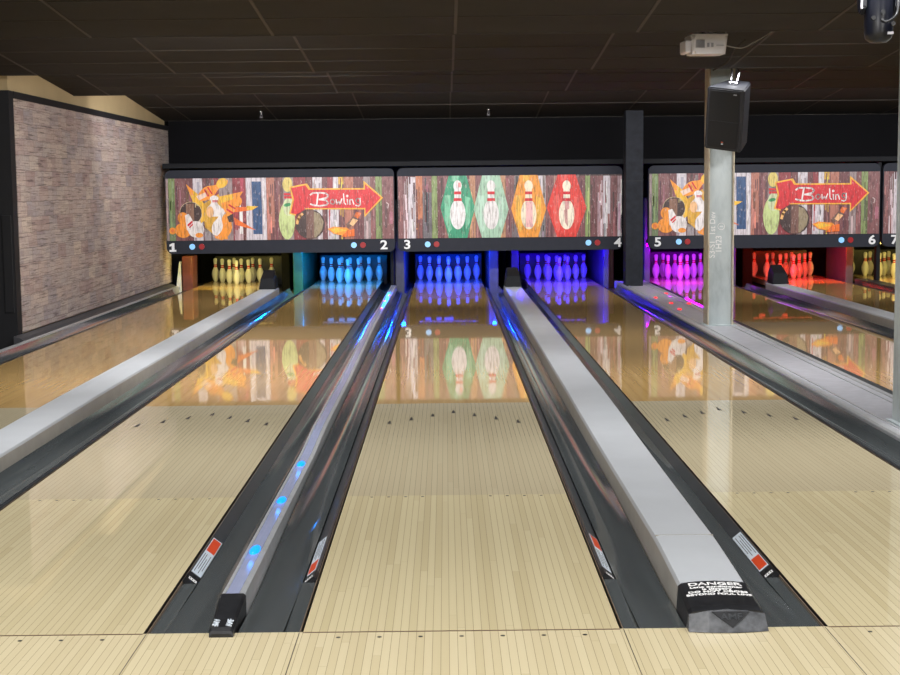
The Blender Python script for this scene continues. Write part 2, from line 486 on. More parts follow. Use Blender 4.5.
for i in LX:
    for s in (-1, 1):
        if i == 7 and s > 0: continue
        e, d = side_limits(i, s)
        # gutter
        w = abs(d - e) - .068 - .003
        bm = NB(); secs = []
        ys = [0.004, .3, .6, 1.1, 1.6, 2.4, 3.2, 4.1, 5, 8, 11, 14, 16, 16.88]
        for y in ys:
            dp = gdepth(y); r = []
            for k in range(11):
                u = k / 10
                x = .068 + w * u
                z = -.018 * min(1, y / .5) - dp * (1 - abs(2 * u - 1) ** 2.2)
                z += .040 * min(1, max(0, (y - .25) / 2.0)) * max(0, (u - .55) / .45) ** 1.6
                r.append((e + s * x, y, z))
            low = [(p[0], y, p[2] - .008) for p in r[::-1]]
            secs.append(r + low)
        loft(bm, secs)
        g = obj('gutter', bm, 'gutter', smooth=True)
        g.data.set_sharp_from_angle(angle=R(40))
        tag(g, 'dark grey gutter along the %s edge of the %s lane from the left' % (SIDE[s], ORD[i]), 'gutter', 'gutters beside the lanes')
        # bumper rail lying down beside the lane
        y0 = .66
        t = thing('bumper_rail', 'lowered dark bumper rail along the %s edge of the %s lane from the left' % (SIDE[s], ORD[i]), 'bumper rail', (e, y0, 0), 'lowered bumper rails beside the lanes')
        U = Vector((s * .044, 0, -.036)).normalized(); N = Vector((s * .036, 0, .044)).normalized()   # across the tilted face / out of it
        O = Vector((s * .022, 0, .010)); WD = .054
        def pt(u, y, n=0.0): return tuple(O + U * u + N * n + Vector((0, y, 0)))
        def slab(bm, u0, u1, ya, yb, n0, n1, mi=0):
            loft(bm, [[pt(u0, y, n0), pt(u1, y, n0), pt(u1, y, n1), pt(u0, y, n1)] for y in (ya, yb)], mi)
        bm = NB(); box(bm, *sorted((s * .010, s * .0655)), .004 - y0, .0, -.06, -.012)
        box(bm, *sorted((s * .010, s * .0645)), .0, 16.85 - y0, -.075, -.034)
        box(bm, *sorted((s * .010, s * .0130)), .004 - y0, 16.85 - y0, -.02, -.002, 1); obj('rail_channel', bm, ['gutter', 'ledge'], t)
        bm = NB(); slab(bm, 0, WD, .10, 16.85 - y0, -.012, 0); obj('rail', bm, 'rail', t)
        bm = NB(); slab(bm, -.001, WD + .001, 0, .10, -.016, .003)
        slab(bm, .010, .046, .020, .045, .0028, .0036, 1)
        for q in range(3): slab(bm, .014 + q * .011, .018 + q * .011, .026, .038, .0034, .0042, 2)
        slab(bm, .020, .034, .066, .086, .0028, .0040, 3)
        ec = obj('end_cap', bm, ['black', 'white', 'ink', 'rubber'], t); ec['label'] = 'black end cap with small white mark'
        # sticker: the order of orange and white changes with the side of the lane they were fitted on
        flip = s > 0
        om = (.44, .66) if flip else (.12, .30)
        wm = (.12, .44) if flip else (.30, .66)
        bm = NB(); slab(bm, .006, .050, .12, .66, .0, .0014)
        slab(bm, .009, .047, om[0] + .012, om[1] - .012, .0012, .0020, 1)
        for q in range(4):
            slab(bm, .012 + q * .009, .0145 + q * .009, wm[0] + .02 + (.05 if q % 2 else 0), wm[1] - .03 - (.06 if q == 2 else 0), .0012, .0019, 2)
        st = obj('warning_sticker', bm, ['label', 'orange', 'ink'], t); st['label'] = 'white and orange warning sticker'

# ------------------------------------------------------------------ ball-return caps
CAPZ = [(.235, .084), (.70, .104), (.86, .108), (2.2, .108), (3.2, .112), (4.0, .118), (5.0, .123), (7, .122), (10, .120), (13, .117), (15.66, .114)]
def ball_return(key, label):
    xc = CX[key]
    t = thing('ball_return_cap', label, 'ball return cap', (xc, 0, 0), 'grey ball return caps between lanes')
    def sec(y, z, zb=-.05):
        hw = .119 + .009 * max(0, min(1, (y - 1) / 3)) - .011 * max(0, min(1, (y - 9) / 5)); b = hw + .006
        return [(-b, y, zb), (-hw, y, z - .018), (-hw + .008, y, z - .004), (-hw + .026, y, z), (hw - .026, y, z), (hw - .008, y, z - .004), (hw, y, z - .018), (b, y, zb)]
    bm = NB(); loft(bm, [sec(y, z) for y, z in CAPZ], mis=[1, 0, 0, 0, 0, 0, 1, 1])
    o = obj('cap', bm, ['cap', 'capside'], t, smooth=True); o.data.set_sharp_from_angle(angle=R(28))
    bm = NB(); box(bm, -.113, .113, .858, .862, .100, .1090); obj('cap_seam', bm, 'capside', t)
    # black nose at the foul line
    bm = NB()
    def nsec(y, z, hw, b): return [(-b, y, -.002 if y < 0 else -.03), (-hw, y, z - .012), (-hw + .012, y, z - .002), (-hw * .5, y, z + .003), (0, y, z + .005), (hw * .5, y, z + .003), (hw - .012, y, z - .002), (hw, y, z - .012), (b, y, -.002 if y < 0 else -.03)]
    loft(bm, [nsec(-.012, .060, .126, .131), nsec(.02, .066, .126, .132), nsec(.12, .074, .124, .131), nsec(.24, .089, .1225, .129)])
    obj('nose_cap', bm, 'nose', t)
    bm = NB()                                                             # sloping front face
    top = [(-.126, -.012, .050), (-.06, -.016, .062), (0, -.018, .066), (.06, -.016, .062), (.126, -.012, .050)]
    bot = [(-.132, -.050, .002), (-.066, -.062, .002), (0, -.066, .002), (.066, -.062, .002), (.132, -.050, .002)]
    bk_b = [(p[0], 0.0, .002) for p in bot]; bk_t = [(p[0], 0.0, p[2]) for p in top]
    loft(bm, [bot, top, bk_t, bk_b], close=False)
    for a in (0, 4): bm.faces.new([bm.verts.new(v) for v in (bot[a], top[a], bk_t[a], bk_b[a])])
    # raised triangle with maker's letters
    fr = lambda u, v: (u, -.0185 - .046 * (1 - v) - .0012, .062 * v + .003)
    tri = [fr(-.052, .93), fr(.074, .93), fr(.012, .20)]
    tb = [(p[0], p[1] + .006, p[2] - .004) for p in tri]
    loft(bm, [tb, [(p[0], p[1] - .0022, p[2] + .0014) for p in tri]], 1)
    ang = math.atan2(.062, .046)
    text_into(bm, 'AMF', .030, Matrix.Translation((.011, -.0185 - .046 * .32 - .0045, .062 * .68 + .0055)) @ Matrix.Rotation(ang, 4, 'X'), 2, .0004, .0008, 1.25)
    o = obj('nose_face', bm, ['noseface', 'nose', 'rail'], t, fixn=True); o['label'] = 'scuffed sloping front face with raised triangle lettered AMF'
    bm = NB()
    for s_, sz, y, sx in (('DANGER', .034, .2135, 1.35), ('Lane conditioner', .0195, .187, 1.35), ('is slippery', .0195, .168, 1.3), ('DO NOT CROSS', .0205, .147, 1.35), ('BEYOND FOUL LINE', .0205, .125, 1.2)):
        text_into(bm, s_, sz, Matrix.Translation((0, y, .0885 + (y - .24) * .115)) @ Matrix.Rotation(R(6.5), 4, 'X'), 0, .0007, .0006, sx)
    def nz(x, y):
        a = max(0, min(1, (y - .12) / .12)); z = .074 + .015 * a
        ax = abs(x)
        return z + (.005 - .002 * ax / .062 if ax < .062 else .003 - .005 * (ax - .062) / .05)
    zs = {}
    for v in bm.verts: v.co.z = nz(v.co.x, v.co.y) + (.0012 if v.co.z > .0885 + (v.co.y - .24) * .115 else .0)
    o = obj('warning_text', bm, 'white', t); o['label'] = 'white DANGER lettering'
    # hood at the far end
    bm = NB(); z0 = .114
    loft(bm, [[(-.115, 15.26, z0), (.115, 15.26, z0), (.115, 15.60, z0), (-.115, 15.60, z0)],
              [(-.09, 15.29, z0 + .15), (.09, 15.29, z0 + .15), (.10, 15.60, z0 + .15), (-.10, 15.60, z0 + .15)],
              [(-.068, 15.58, z0 + .25), (.068, 15.58, z0 + .25), (.07, 15.58, z0 + .25), (-.07, 15.58, z0 + .25)]])
    bmesh.ops.bevel(bm, geom=list(bm.edges), offset=.008, segments=2, affect='EDGES')
    o = obj('end_hood', bm, 'header', t); o['label'] = 'dark tapered hood at the far end'
    return t
ball_return(12, 'long pale grey ball return cap between the first two lanes at the left')
ball_return(34, 'pale grey ball return cap with black DANGER nose, right of the central lane')
ball_return(56, 'grey ball return cap at far right, between magenta pins and red-orange pins')

# ------------------------------------------------------------------ slim LED division between lanes 2 and 3
LEDZ = [(.21, .063), (1.0, .063), (2, .060), (3.0, .055), (3.8, .078), (4.8, .078), (6, .074), (8, .095), (10, .115), (13, .095), (16.3, .085)]
def ledz(y):
    for (a, za), (b, zb) in zip(LEDZ, LEDZ[1:]):
        if y <= b: return za + (zb - za) * (y - a) / (b - a)
    return LEDZ[-1][1]
t = thing('light_rail', 'slim aluminium division rail with blue lights, between the second and third lanes', 'light rail', (DIV[23], 0, 0))
ysl = [.21, .6, 1, 1.5, 2, 2.5, 3.0, 3.4, 3.8, 4.3, 4.8, 6, 7, 8, 9, 10, 11.5, 13, 14.5, 16.3]
bm = NB()
loft(bm, [[(-.045, y, -.05), (-.042, y, ledz(y) - .02), (-.040, y, ledz(y)), (-.030, y, ledz(y) + .001), (-.028, y, ledz(y) - .005), (.018, y, ledz(y) - .005), (.020, y, ledz(y) + .001), (.038, y, ledz(y) - .006), (.045, y, -.05)] for y in ysl])
obj('rail_body', bm, 'alum', t)
bm = NB(); loft(bm, [[(-.028, y, ledz(y) - .0045), (.018, y, ledz(y) - .0045), (.018, y, ledz(y) - .0015), (-.005, y, ledz(y) + .0005), (-.028, y, ledz(y) - .0015)] for y in ysl])
o = obj('light_lens', bm, 'lens', t); o['label'] = 'frosted lens strip'
for k, y in enumerate((.87, 1.80, 2.70)):
    bm = NB(); lathe(bm, [(1, 0), (.95, .3), (.75, .65), (.4, .92), (0, 1)], 16)
    for v in bm.verts: v.co = Vector((-.005 + v.co.x * .021, y + v.co.y * .075, ledz(y) - .001 + v.co.z * .012))
    o = obj('blue_light', bm, 'led_blue', t, smooth=True); o['label'] = 'glowing blue light'
    pl = bpy.data.lights.new('blue_glow', 'POINT'); pl.energy = .06; pl.specular_factor = 0; pl.color = (.01, .25, 1); pl.shadow_soft_size = .012
    po = bpy.data.objects.new('blue_glow', pl); C.objects.link(po); po.location = (DIV[23] - .005, y - .10, ledz(y) + .035)
for k, (dx, y) in enumerate(((.012, 14.2), (-.008, 13.2), (.006, 12.0))):
    bm = NB(); disc(bm, (dx, y, ledz(y)), .016, 'z', .006, 12)
    for v in bm.verts: v.co.y = y + (v.co.y - y) * 4
    o = obj('red_dot', bm, 'glow_red', t); o['label'] = 'small red laser spot'
bm = NB()
def nsec(y, z, hw): return [(-hw, y, -.002 if y < 0 else -.03), (-hw, y, z - .008), (-hw + .009, y, z), (hw - .009, y, z), (hw, y, z - .008), (hw, y, -.002 if y < 0 else -.03)]
loft(bm, [nsec(-.050, .012, .039), nsec(-.046, .022, .040), nsec(-.030, .030, .040), nsec(.04, .036, .041), nsec(.06, .040, .040), nsec(.235, .0685, .046)])
for s in (-1, 1):
    text_into(bm, 'AMF', .030, Matrix.Translation((s * .024, .002, .0345)) @ Matrix.Rotation(R(5), 4, 'X') @ Matrix.Rotation(R(90 * s), 4, 'Z'), 1, .0004, .0008, 1.1)
o = obj('nose_boot', bm, ['nose', 'label'], t); o['label'] = 'black boot on the near end'

# ------------------------------------------------------------------ flat deck between lanes 4 and 5
t = thing('division_deck', 'flat grey division deck with aluminium edges, at the foot of the steel columns', 'division deck', (0, 0, 0))
bm = NB(); box(bm, 2.53, 2.935, .006, 17.3, -.11, .045); obj('deck_board', bm, 'deck', t)
for xa, xb in ((2.505, 2.545), (2.915, 2.955)):
    bm = NB(); prism(bm, [(xa, -.06), (xa, .040), (xa + .008, .052), (xb - .004, .056), (xb, .044), (xb, -.06)], 'y', .006, 17.3); obj('edge_trim', bm, 'alum', t)
for xa, xb in ((2.585, 2.60), (2.855, 2.87)):
    bm = NB(); box(bm, xa, xb, .006, 17.3, .04, .051, 0, .002); obj('inner_trim', bm, 'alum', t)
for x, y in ((2.70, 13.0), (2.64, 13.9), (2.66, 12.1), (2.88, 14.6), (2.90, 12.9)):  # projected laser spots, built as glowing discs
    bm = NB(); disc(bm, (x, y, .045), .022, 'z', .012, 14)
    for v in bm.verts: v.co.y = y + (v.co.y - y) * 3
    o = obj('red_dot', bm, 'glow_red', t); o['label'] = 'small red laser spot'
bm = NB(); box(bm, DIV[67] - .1, DIV[67] + .1, .3, 17.3, -.11, .05, 0, .006)
o = obj('division_deck', bm, 'rail'); tag(o, 'dark low division strip at far right, in front of the yellow pins by number 6', 'division deck')

# ------------------------------------------------------------------ masking units
def art_mesh(name, planks, layers, x0, x1, ztop, zbot, parent, px0, px1, py0, py1, skew):
    """print on boards: each plank and each painted shape is a coloured polygon; shapes stand .4 mm proud of one another"""
    bm = NB(); cl = bm.loops.layers.float_color.new('Col')
    def to3(p, d):
        yy = p[1] + skew * (p[0] - (px0 + px1) / 2)
        x = x0 + (p[0] - px0) / (px1 - px0) * (x1 - x0); z = ztop + (yy - py0) / (py1 - py0) * (zbot - ztop)
        return (min(max(x, x0), x1), d, min(max(z, zbot), ztop))
    def face(pts, d, col):
        P = [to3(p, d) for p in pts]; Q = []
        for p in P:
            if not Q or (Vector(p) - Vector(Q[-1])).length > 1e-5: Q.append(p)
        if len(Q) > 2 and (Vector(Q[0]) - Vector(Q[-1])).length < 1e-5: Q.pop()
        if len(Q) < 3: return
        f = bm.faces.new([bm.verts.new(p) for p in Q]); f.normal_update()
        if f.normal.y > 0: f.normal_flip()
        c = lin(col)
        for l in f.loops: l[cl] = c
    face([(px0 - 1, py0 - 4), (px1 + 1, py0 - 4), (px1 + 1, py1 + 4), (px0 - 1, py1 + 4)], 0, (70, 50, 50))
    for (a, b, ya, yb, col) in planks:
        face([(a + .12, ya), (b - .12, ya), (b - .12, yb), (a + .12, yb)], -.0004 if (ya < py0 + 1 and yb > py1 - 1) else -.0006, col)
    rnd = random.Random(len(planks))
    for (a, b, ya, yb, col) in planks:                     # worn streaks and patched lengths inside each board
        for q in range(4):
            w = (b - a) * rnd.uniform(.10, .30); x = rnd.uniform(a + .2, max(a + .21, b - w - .2)); y_ = rnd.uniform(py0, py1 - 12); h = rnd.uniform(8, 34)
            k = rnd.choice((.72, .84, 1.14, 1.3)); c_ = tuple(max(30, min(225, v * k + rnd.uniform(-8, 8))) for v in col)
            face([(x, y_), (x + w, y_), (x + w, min(py1 + 2, y_ + h)), (x, min(py1 + 2, y_ + h))], -.0008 - .00002 * q, c_)
    for n, (kind, pts, col) in enumerate(layers):
        d = -.0010 - .0003 * n
        if kind == 'poly': face(pts, d, col)
        else:                                            # stroke: (points, width)
            pl, w = pts
            for a, b in zip(pl, pl[1:]):
                v = Vector((b[0] - a[0], b[1] - a[1]))
                if v.length < 1e-4: continue
                v.normalize(); nn = Vector((-v.y, v.x)) * w / 2; e = v * w * .35
                face([(a[0] - e.x + nn.x, a[1] - e.y + nn.y), (b[0] + e.x + nn.x, b[1] + e.y + nn.y), (b[0] + e.x - nn.x, b[1] + e.y - nn.y), (a[0] - e.x - nn.x, a[1] - e.y - nn.y)], d, col)
    # a solid board behind the print
    n0 = len(bm.faces)
    box(bm, x0, x1, .0002, .012, zbot, ztop); bm.faces.ensure_lookup_table()
    for f in bm.faces[n0:]:
        for l in f.loops: l[cl] = lin((70, 50, 50))
    o = obj(name, bm, 'art', parent, fixn=False)
    return o
A4 = lambda *q: [(160 + x / 7.5, 160 + y / 7.5) for x, y in q]
A5 = lambda *q: [(270 + x / 6.885, 160 + y / 6.885) for x, y in q]
B6 = lambda *q: [(400 + x / 6.885, 160 + y / 6.885) for x, y in q]
B7 = lambda *q: [(510 + x / 6.885, 160 + y / 6.885) for x, y in q]
def ell(T, cx, cy, rx, ry, rot=0, n=22):
    c, s = math.cos(R(rot)), math.sin(R(rot))
    return T(*[(cx + rx * math.cos(a) * c - ry * math.sin(a) * s, cy + rx * math.cos(a) * s + ry * math.sin(a) * c) for a in [2 * math.pi * k / n for k in range(n)]])
def pinshape(T, x, y, L, wid, rot):
    """outline of a bowling pin standing on (x,y) with length L, belly width wid, turned by rot degrees"""
    pr = [(0, .21), (.10, .36), (.22, .47), (.32, .5), (.42, .46), (.52, .33), (.60, .23), (.67, .19), (.75, .21), (.83, .26), (.90, .26), (.96, .18), (1, .04)]
    P = [(w * wid, -h * L) for h, w in pr] + [(-w * wid, -h * L) for h, w in pr[::-1]]
    c, s = math.cos(R(rot)), math.sin(R(rot))
    return T(*[(x + u * c - v * s, y + u * s + v * c) for u, v in P])
def band(T, x, y, L, wid, rot, h0, h1, k):
    c, s = math.cos(R(rot)), math.sin(R(rot))
    return T(*[(x + u * c - v * s, y + u * s + v * c) for u, v in ((-wid * k, -h0 * L), (wid * k, -h0 * L), (wid * k, -h1 * L), (-wid * k, -h1 * L))])

T0, T1 = 176, 241
MAR = (128, 84, 86); MAR2 = (112, 68, 72); DR = (140, 58, 66); SAL = (172, 112, 96); WHT = (205, 198, 206); GRN = (128, 146, 92); GRY = (148, 132, 134); BLU = (48, 80, 124); BRN = (118, 88, 78)
def full(T, rows):
    out = []
    for a, b, col in rows:
        p = T((a, 0), (b, 0)); out.append((p[0][0], p[1][0], T0, T1, col))
    return out
def cut(T, a, b, ya, yb, col):
    p = T((a, ya), (b, yb)); return (p[0][0], p[1][0], p[0][1], p[1][1], col)
PA = full(A4, [(25, 60, GRY), (60, 108, GRN), (108, 188, MAR), (188, 245, MAR2), (245, 318, WHT), (318, 400, MAR2), (400, 440, DR), (440, 545, GRY), (545, 645, DR), (645, 690, WHT), (690, 765, WHT), (765, 800, WHT), (800, 862, SAL), (862, 885, MAR2)]) + \
     full(A5, [(51, 92, MAR), (92, 165, GRY), (165, 250, DR), (250, 298, MAR2), (298, 365, WHT), (365, 400, MAR2), (400, 440, DR), (440, 478, WHT), (478, 520, MAR), (520, 582, SAL), (582, 652, MAR2), (652, 700, GRY), (700, 735, MAR), (735, 780, GRN), (780, 870, MAR)]) + \
     [cut(A4, 555, 645, 510, 640, (196, 170, 176)), cut(A4, 60, 108, 400, 640, (110, 128, 92)), cut(A5, 478, 515, 100, 165, (214, 170, 70)), cut(A5, 400, 475, 330, 560, WHT), cut(A5, 290, 330, 340, 560, GRY), cut(A4, 190, 245, 255, 400, (132, 92, 86)), cut(A4, 325, 440, 500, 640, (150, 142, 148)), cut(A5, 0, 40, 460, 560, MAR2)]
WHITE = (232, 226, 226); ORG = (240, 150, 50); YEL = (236, 186, 58); DOR = (232, 112, 40); CRED = (204, 34, 46); DBR = (64, 46, 46); PEACH = (236, 186, 136)
LA = [
    ('poly', A4((690, 158), (762, 158), (766, 552), (696, 552)), BLU),
    ('poly', A4((195, 180), (280, 250), (330, 330), (350, 440), (300, 470), (250, 330)), YEL),
    ('poly', A4((195, 178), (245, 222), (250, 262), (228, 262)), ORG),
    ('poly', A4((445, 270), (625, 232), (560, 330), (470, 400), (420, 330)), ORG),
    ('poly', A4((445, 272), (545, 252), (550, 290), (450, 322)), YEL),
    ('poly', A4((560, 350), (735, 345), (690, 372), (560, 388)), DOR),
    ('poly', A4((648, 340), (738, 344), (690, 372), (650, 370)), YEL),
    ('poly', A4((550, 425), (715, 522), (560, 482)), DOR),
    ('poly', A4((320, 330), (440, 250), (500, 480), (400, 560), (330, 500)), (214, 164, 58)),
    ('poly', A4((440, 520), (505, 440), (500, 590), (460, 588)), ORG),
    ('poly', ell(A4, 226, 395, 82, 82), DBR),
    ('poly', A4((190, 325), (250, 322), (250, 470), (190, 470)), (136, 100, 82)),
    ('stroke', ([*ell(A4, 226, 395, 84, 84)] , .5), (206, 186, 150)),
    ('stroke', (A4((262, 350), (262, 330), (290, 340)), 1.0), (190, 176, 120)),
    ('poly', pinshape(A4, 288, 288, 262, 96, 58), ORG),
    ('poly', ell(A4, 466, 170, 44, 34, -32), YEL),
    ('poly', A4((270, 268), (340, 240), (350, 270), (292, 300)), (236, 206, 190)),
    ('poly', band(A4, 345, 245, 100, 50, 58, -.02, .10, .62), CRED), ('poly', band(A4, 355, 238, 100, 50, 58, .18, .28, .62), CRED),
    ('poly', pinshape(A4, 405, 420, 158, 118, 0), WHITE), ('poly', ell(A4, 372, 385, 28, 42), PEACH),
    ('poly', band(A4, 412, 418, 150, 60, 0, .76, .80, .34), CRED), ('poly', band(A4, 412, 418, 150, 60, 0, .70, .74, .34), CRED),
    ('poly', pinshape(A4, 430, 592, 300, 130, 24), ORG), ('poly', pinshape(A4, 404, 560, 210, 80, 18), WHITE),
    ('poly', ell(A4, 583, 308, 32, 38, 15), ORG),
    ('poly', band(A4, 520, 385, 100, 60, 32, -.02, .12, .5), CRED), ('poly', band(A4, 536, 352, 100, 60, 32, .0, .12, .5), CRED),
    ('poly', A4((500, 420), (545, 398), (548, 460), (512, 462)), DBR),
    ('poly', ell(A4, 84, 528, 26, 26), ORG), ('poly', ell(A4, 84, 528, 12, 14), (228, 120, 60)),
    ('poly', ell(A4, 165, 432, 40, 44), ORG),
    ('poly', ell(A4, 165, 524, 62, 56), ORG),
    ('poly', ell(A4, 262, 516, 62, 62), WHITE),
    ('poly', A4((182, 410), (212, 400), (250, 470), (225, 540), (192, 520)), WHITE),
    ('poly', A4((196, 482), (236, 448), (240, 462), (204, 496)), CRED), ('poly', A4((208, 500), (240, 470), (240, 484), (216, 506)), CRED),
    ('poly', ell(A4, 286, 560, 30, 18), ORG),
    # green pin, ball, arrow
    ('poly', ell(A5, 118, 415, 56, 128), (190, 206, 140)), ('poly', ell(A5, 132, 320, 40, 62), (200, 210, 168)), ('poly', ell(A5, 122, 305, 26, 12, -12), (56, 150, 90)),
    ('poly', ell(A5, 126, 165, 34, 52), (214, 196, 112)), ('poly', A5((98, 225), (160, 225), (158, 240), (100, 240)), CRED), ('poly', A5((100, 246), (160, 246), (158, 262), (100, 262)), CRED),
    ('poly', ell(A5, 278, 438, 102, 102), DBR),
    ('poly', A5((252, 342), (305, 340), (305, 535), (252, 535)), (118, 84, 76)),
    ('poly', A5((305, 350), (345, 365), (372, 420), (360, 480), (318, 530), (305, 530)), (146, 132, 106)),
    ('stroke', (A5((188, 432), (196, 402), (210, 380), (224, 368)), 2.6), (232, 176, 110)),
    ('poly', A5((138, 182), (262, 158), (284, 192), (654, 190), (654, 140), (788, 256), (656, 390), (656, 336), (190, 336), (180, 380), (134, 366), (158, 270)), (238, 176, 60)),
    ('poly', A5((152, 190), (250, 170), (272, 202), (664, 200), (664, 162), (774, 256), (664, 372), (664, 326), (252, 328), (226, 346), (184, 370), (144, 362), (170, 272)), (206, 40, 50)),
    ('stroke', (A5((284, 236), (300, 224), (350, 222), (392, 226), (408, 240), (398, 256), (345, 268)), 1.55), WHITE),
    ('stroke', (A5((345, 268), (392, 274), (406, 292), (394, 306), (350, 312), (305, 308), (284, 300)), 1.55), WHITE),
    ('stroke', (A5((338, 226), (326, 306)), 1.6), WHITE),
    ('stroke', (ell(A5, 436, 284, 15, 16, 0, 12) + ell(A5, 436, 284, 15, 16, 0, 12)[:1], 1.1), WHITE),
    ('stroke', (A5((462, 268), (466, 300), (480, 280), (488, 300), (502, 264)), 1.15), WHITE),
    ('stroke', (A5((514, 230), (518, 290), (528, 302)), 1.15), WHITE),
    ('stroke', (A5((540, 268), (542, 300)), 1.15), WHITE), ('poly', ell(A5, 540, 244, 9, 9, 0, 8), WHITE),
    ('stroke', (A5((558, 302), (556, 272), (574, 268), (584, 300)), 1.15), WHITE),
    ('stroke', (ell(A5, 614, 276, 13, 15, 0, 12) + ell(A5, 614, 276, 13, 15, 0, 12)[:1], 1.1), WHITE),
    ('stroke', (A5((629, 260), (630, 302), (616, 314), (598, 308)), 1.15), WHITE),
    ('poly', A5((598, 360), (636, 368), (590, 430), (540, 470), (528, 440)), BRN), ('poly', A5((600, 352), (636, 362), (612, 400), (586, 384)), DOR), ('poly', A5((576, 398), (612, 410), (576, 452), (552, 436)), PEACH),
    ('poly', A5((400, 470), (440, 454), (535, 462), (580, 500), (540, 522), (440, 504)), ORG), ('poly', A5((420, 474), (470, 462), (530, 480), (450, 500)), YEL), ('poly', A5((536, 480), (586, 470), (586, 520), (490, 528)), DOR),
    ('stroke', (A5((812, 290), (826, 300), (820, 326)), .9), (200, 180, 180)),
]
PB = full(B6, [(-20, 16, MAR), (16, 52, MAR2), (52, 104, WHT), (104, 152, (186, 116, 84)), (152, 215, MAR), (215, 255, GRN), (255, 300, MAR2), (300, 346, MAR), (346, 440, GRY), (440, 478, MAR2), (478, 520, (178, 130, 100)), (520, 566, MAR), (566, 690, MAR2), (690, 730, (180, 132, 100)), (730, 790, MAR), (790, 850, GRY)]) + \
     full(B7, [(92, 200, GRY), (200, 250, WHT), (250, 305, MAR), (305, 345, (150, 110, 104)), (345, 480, MAR), (480, 525, MAR2), (525, 560, GRN), (560, 610, MAR2), (610, 650, MAR), (650, 700, WHT), (700, 750, MAR), (750, 800, (176, 150, 156))]) + \
     [cut(B6, 18, 52, 240, 560, (206, 186, 192)), cut(B6, 152, 215, 225, 560, (104, 100, 106)), cut(B7, 612, 650, 225, 560, (196, 168, 176)), cut(B7, 750, 790, 230, 560, WHT), cut(B6, 52, 104, 90, 120, MAR2), cut(B6, 104, 152, 410, 560, MAR2), cut(B7, 300, 334, 245, 420, (224, 120, 120)), cut(B7, 650, 700, 440, 560, MAR), cut(B6, 770, 850, 440, 560, (110, 100, 106)), cut(B7, 200, 250, 340, 560, (112, 104, 108))]
def dia(T, cx, cy, h, top):     # pointed shield outline behind each printed pin
    return T((cx - top, 90), (cx + top, 90), (cx + h, cy), (cx + top * 1.05, 570), (cx - top * 1.05, 570), (cx - h, cy))
LB = []
def shield(T, cx, cy, col, col2, wcol, hx=120, bot=475):
    LB.append(('poly', dia(T, cx, cy, hx, 62), col))
    LB.append(('poly', T((cx - 90, 245), (cx - 50, 245), (cx - 46, 480), (cx - 62, 500), (cx - 92, 410)), col2))
    LB.append(('poly', T((cx + 52, 250), (cx + 88, 262), (cx + 84, 430), (cx + 56, 480)), col2))
    LB.append(('poly', T((cx - 40, 96), (cx + 8, 96), (cx + 4, 150), (cx - 40, 150)), col2))
    LB.append(('poly', ell(T, cx, 374, 54, 104), wcol)); LB.append(('poly', ell(T, cx, 180, 29, 38), wcol))
    LB.append(('poly', T((cx - 22, 190), (cx + 22, 190), (cx + 24, 300), (cx - 24, 300)), wcol))
    LB.append(('poly', T((cx - 25, 218), (cx + 25, 218), (cx + 25, 238), (cx - 25, 238)), CRED))
    LB.append(('poly', T((cx - 26, 264), (cx + 26, 264), (cx + 28, 284), (cx - 28, 284)), CRED))
shield(B6, 396, 330, (52, 148, 112), (120, 192, 158), (226, 224, 226))
shield(B6, 628, 340, (160, 196, 172), (178, 210, 192), (222, 220, 220), 122)
shield(B7, 132, 336, (228, 150, 52), (232, 178, 70), (232, 222, 196), 122)
shield(B7, 396, 330, (216, 58, 50), (222, 88, 80), (236, 226, 206), 138)
LB.append(('poly', B7((112, 288), (160, 288), (160, 462), (112, 462)), (232, 180, 180)))
LB.append(('poly', B7((376, 345), (402, 335), (404, 460), (384, 430)), (196, 150, 146)))
LB.append(('poly', B7((384, 285), (412, 285), (412, 340), (384, 340)), (206, 150, 150)))
LB.append(('poly', B6((400, 158), (418, 158), (418, 190), (400, 190)), (226, 150, 150)))

def rrect(x0, x1, z0, z1, r, n=5):
    P = []
    for cx, cz, a0 in ((x1 - r, z1 - r, 0), (x0 + r, z1 - r, 90), (x0 + r, z0 + r, 180), (x1 - r, z0 + r, 270)):
        for k in range(n + 1):
            a = R(a0 + 90 * k / n); P.append((cx + r * math.cos(a), cz + r * math.sin(a)))
    return P
def mask_unit(x0, x1, art, nums, label, px, clip=None):
    t = thing('masking_unit', label, 'masking unit', ((x0 + x1) / 2, MASK_Y, 0), 'printed masking units over the pins')
    h = (x1 - x0) / 2
    bm = NB(); prism(bm, rrect(-h, h, .548, 1.772, .085), 'y', .012, .10)
    bmesh.ops.bevel(bm, geom=[e for e in bm.edges if abs(e.verts[0].co.y - .012) < 1e-4 and abs(e.verts[1].co.y - .012) < 1e-4], offset=.006, segments=2, affect='EDGES')
    obj('mask_frame', bm, 'frame', t)
    ph = h - .012
    pl, ly = art
    o = art_mesh('mask_picture', pl, ly, -ph, ph, 1.652, .742, t, px[0], px[1], px[2], px[3], .0103)
    for (txt, x, side) in nums:
        bm = NB()
        if txt == '1':
            c0, c1 = x - (x0 + x1) / 2, .645
            prism(bm, [(c0 + u, c1 + v) for u, v in ((-.048, -.064), (.052, -.064), (.052, -.036), (.026, -.036), (.026, .064), (-.004, .064), (-.046, .040), (-.046, .012), (-.014, .022), (-.014, -.036), (-.048, -.036))], 'y', .007, .012)
        else: text_into(bm, txt, .182, Matrix.Translation((x - (x0 + x1) / 2, .011, .645)) @ Matrix.Rotation(R(90), 4, 'X'), 0, .0045, .004, 1.2)
        o = obj('lane_number', bm, 'number', t); o['label'] = 'white lane number ' + txt
    for (x, m, nm) in clip:
        bm = NB(); disc(bm, (x - (x0 + x1) / 2, .012, .652), .042, 'y', .010, 22)
        o = obj('indicator_light', bm, m, t); o['label'] = nm
    return t
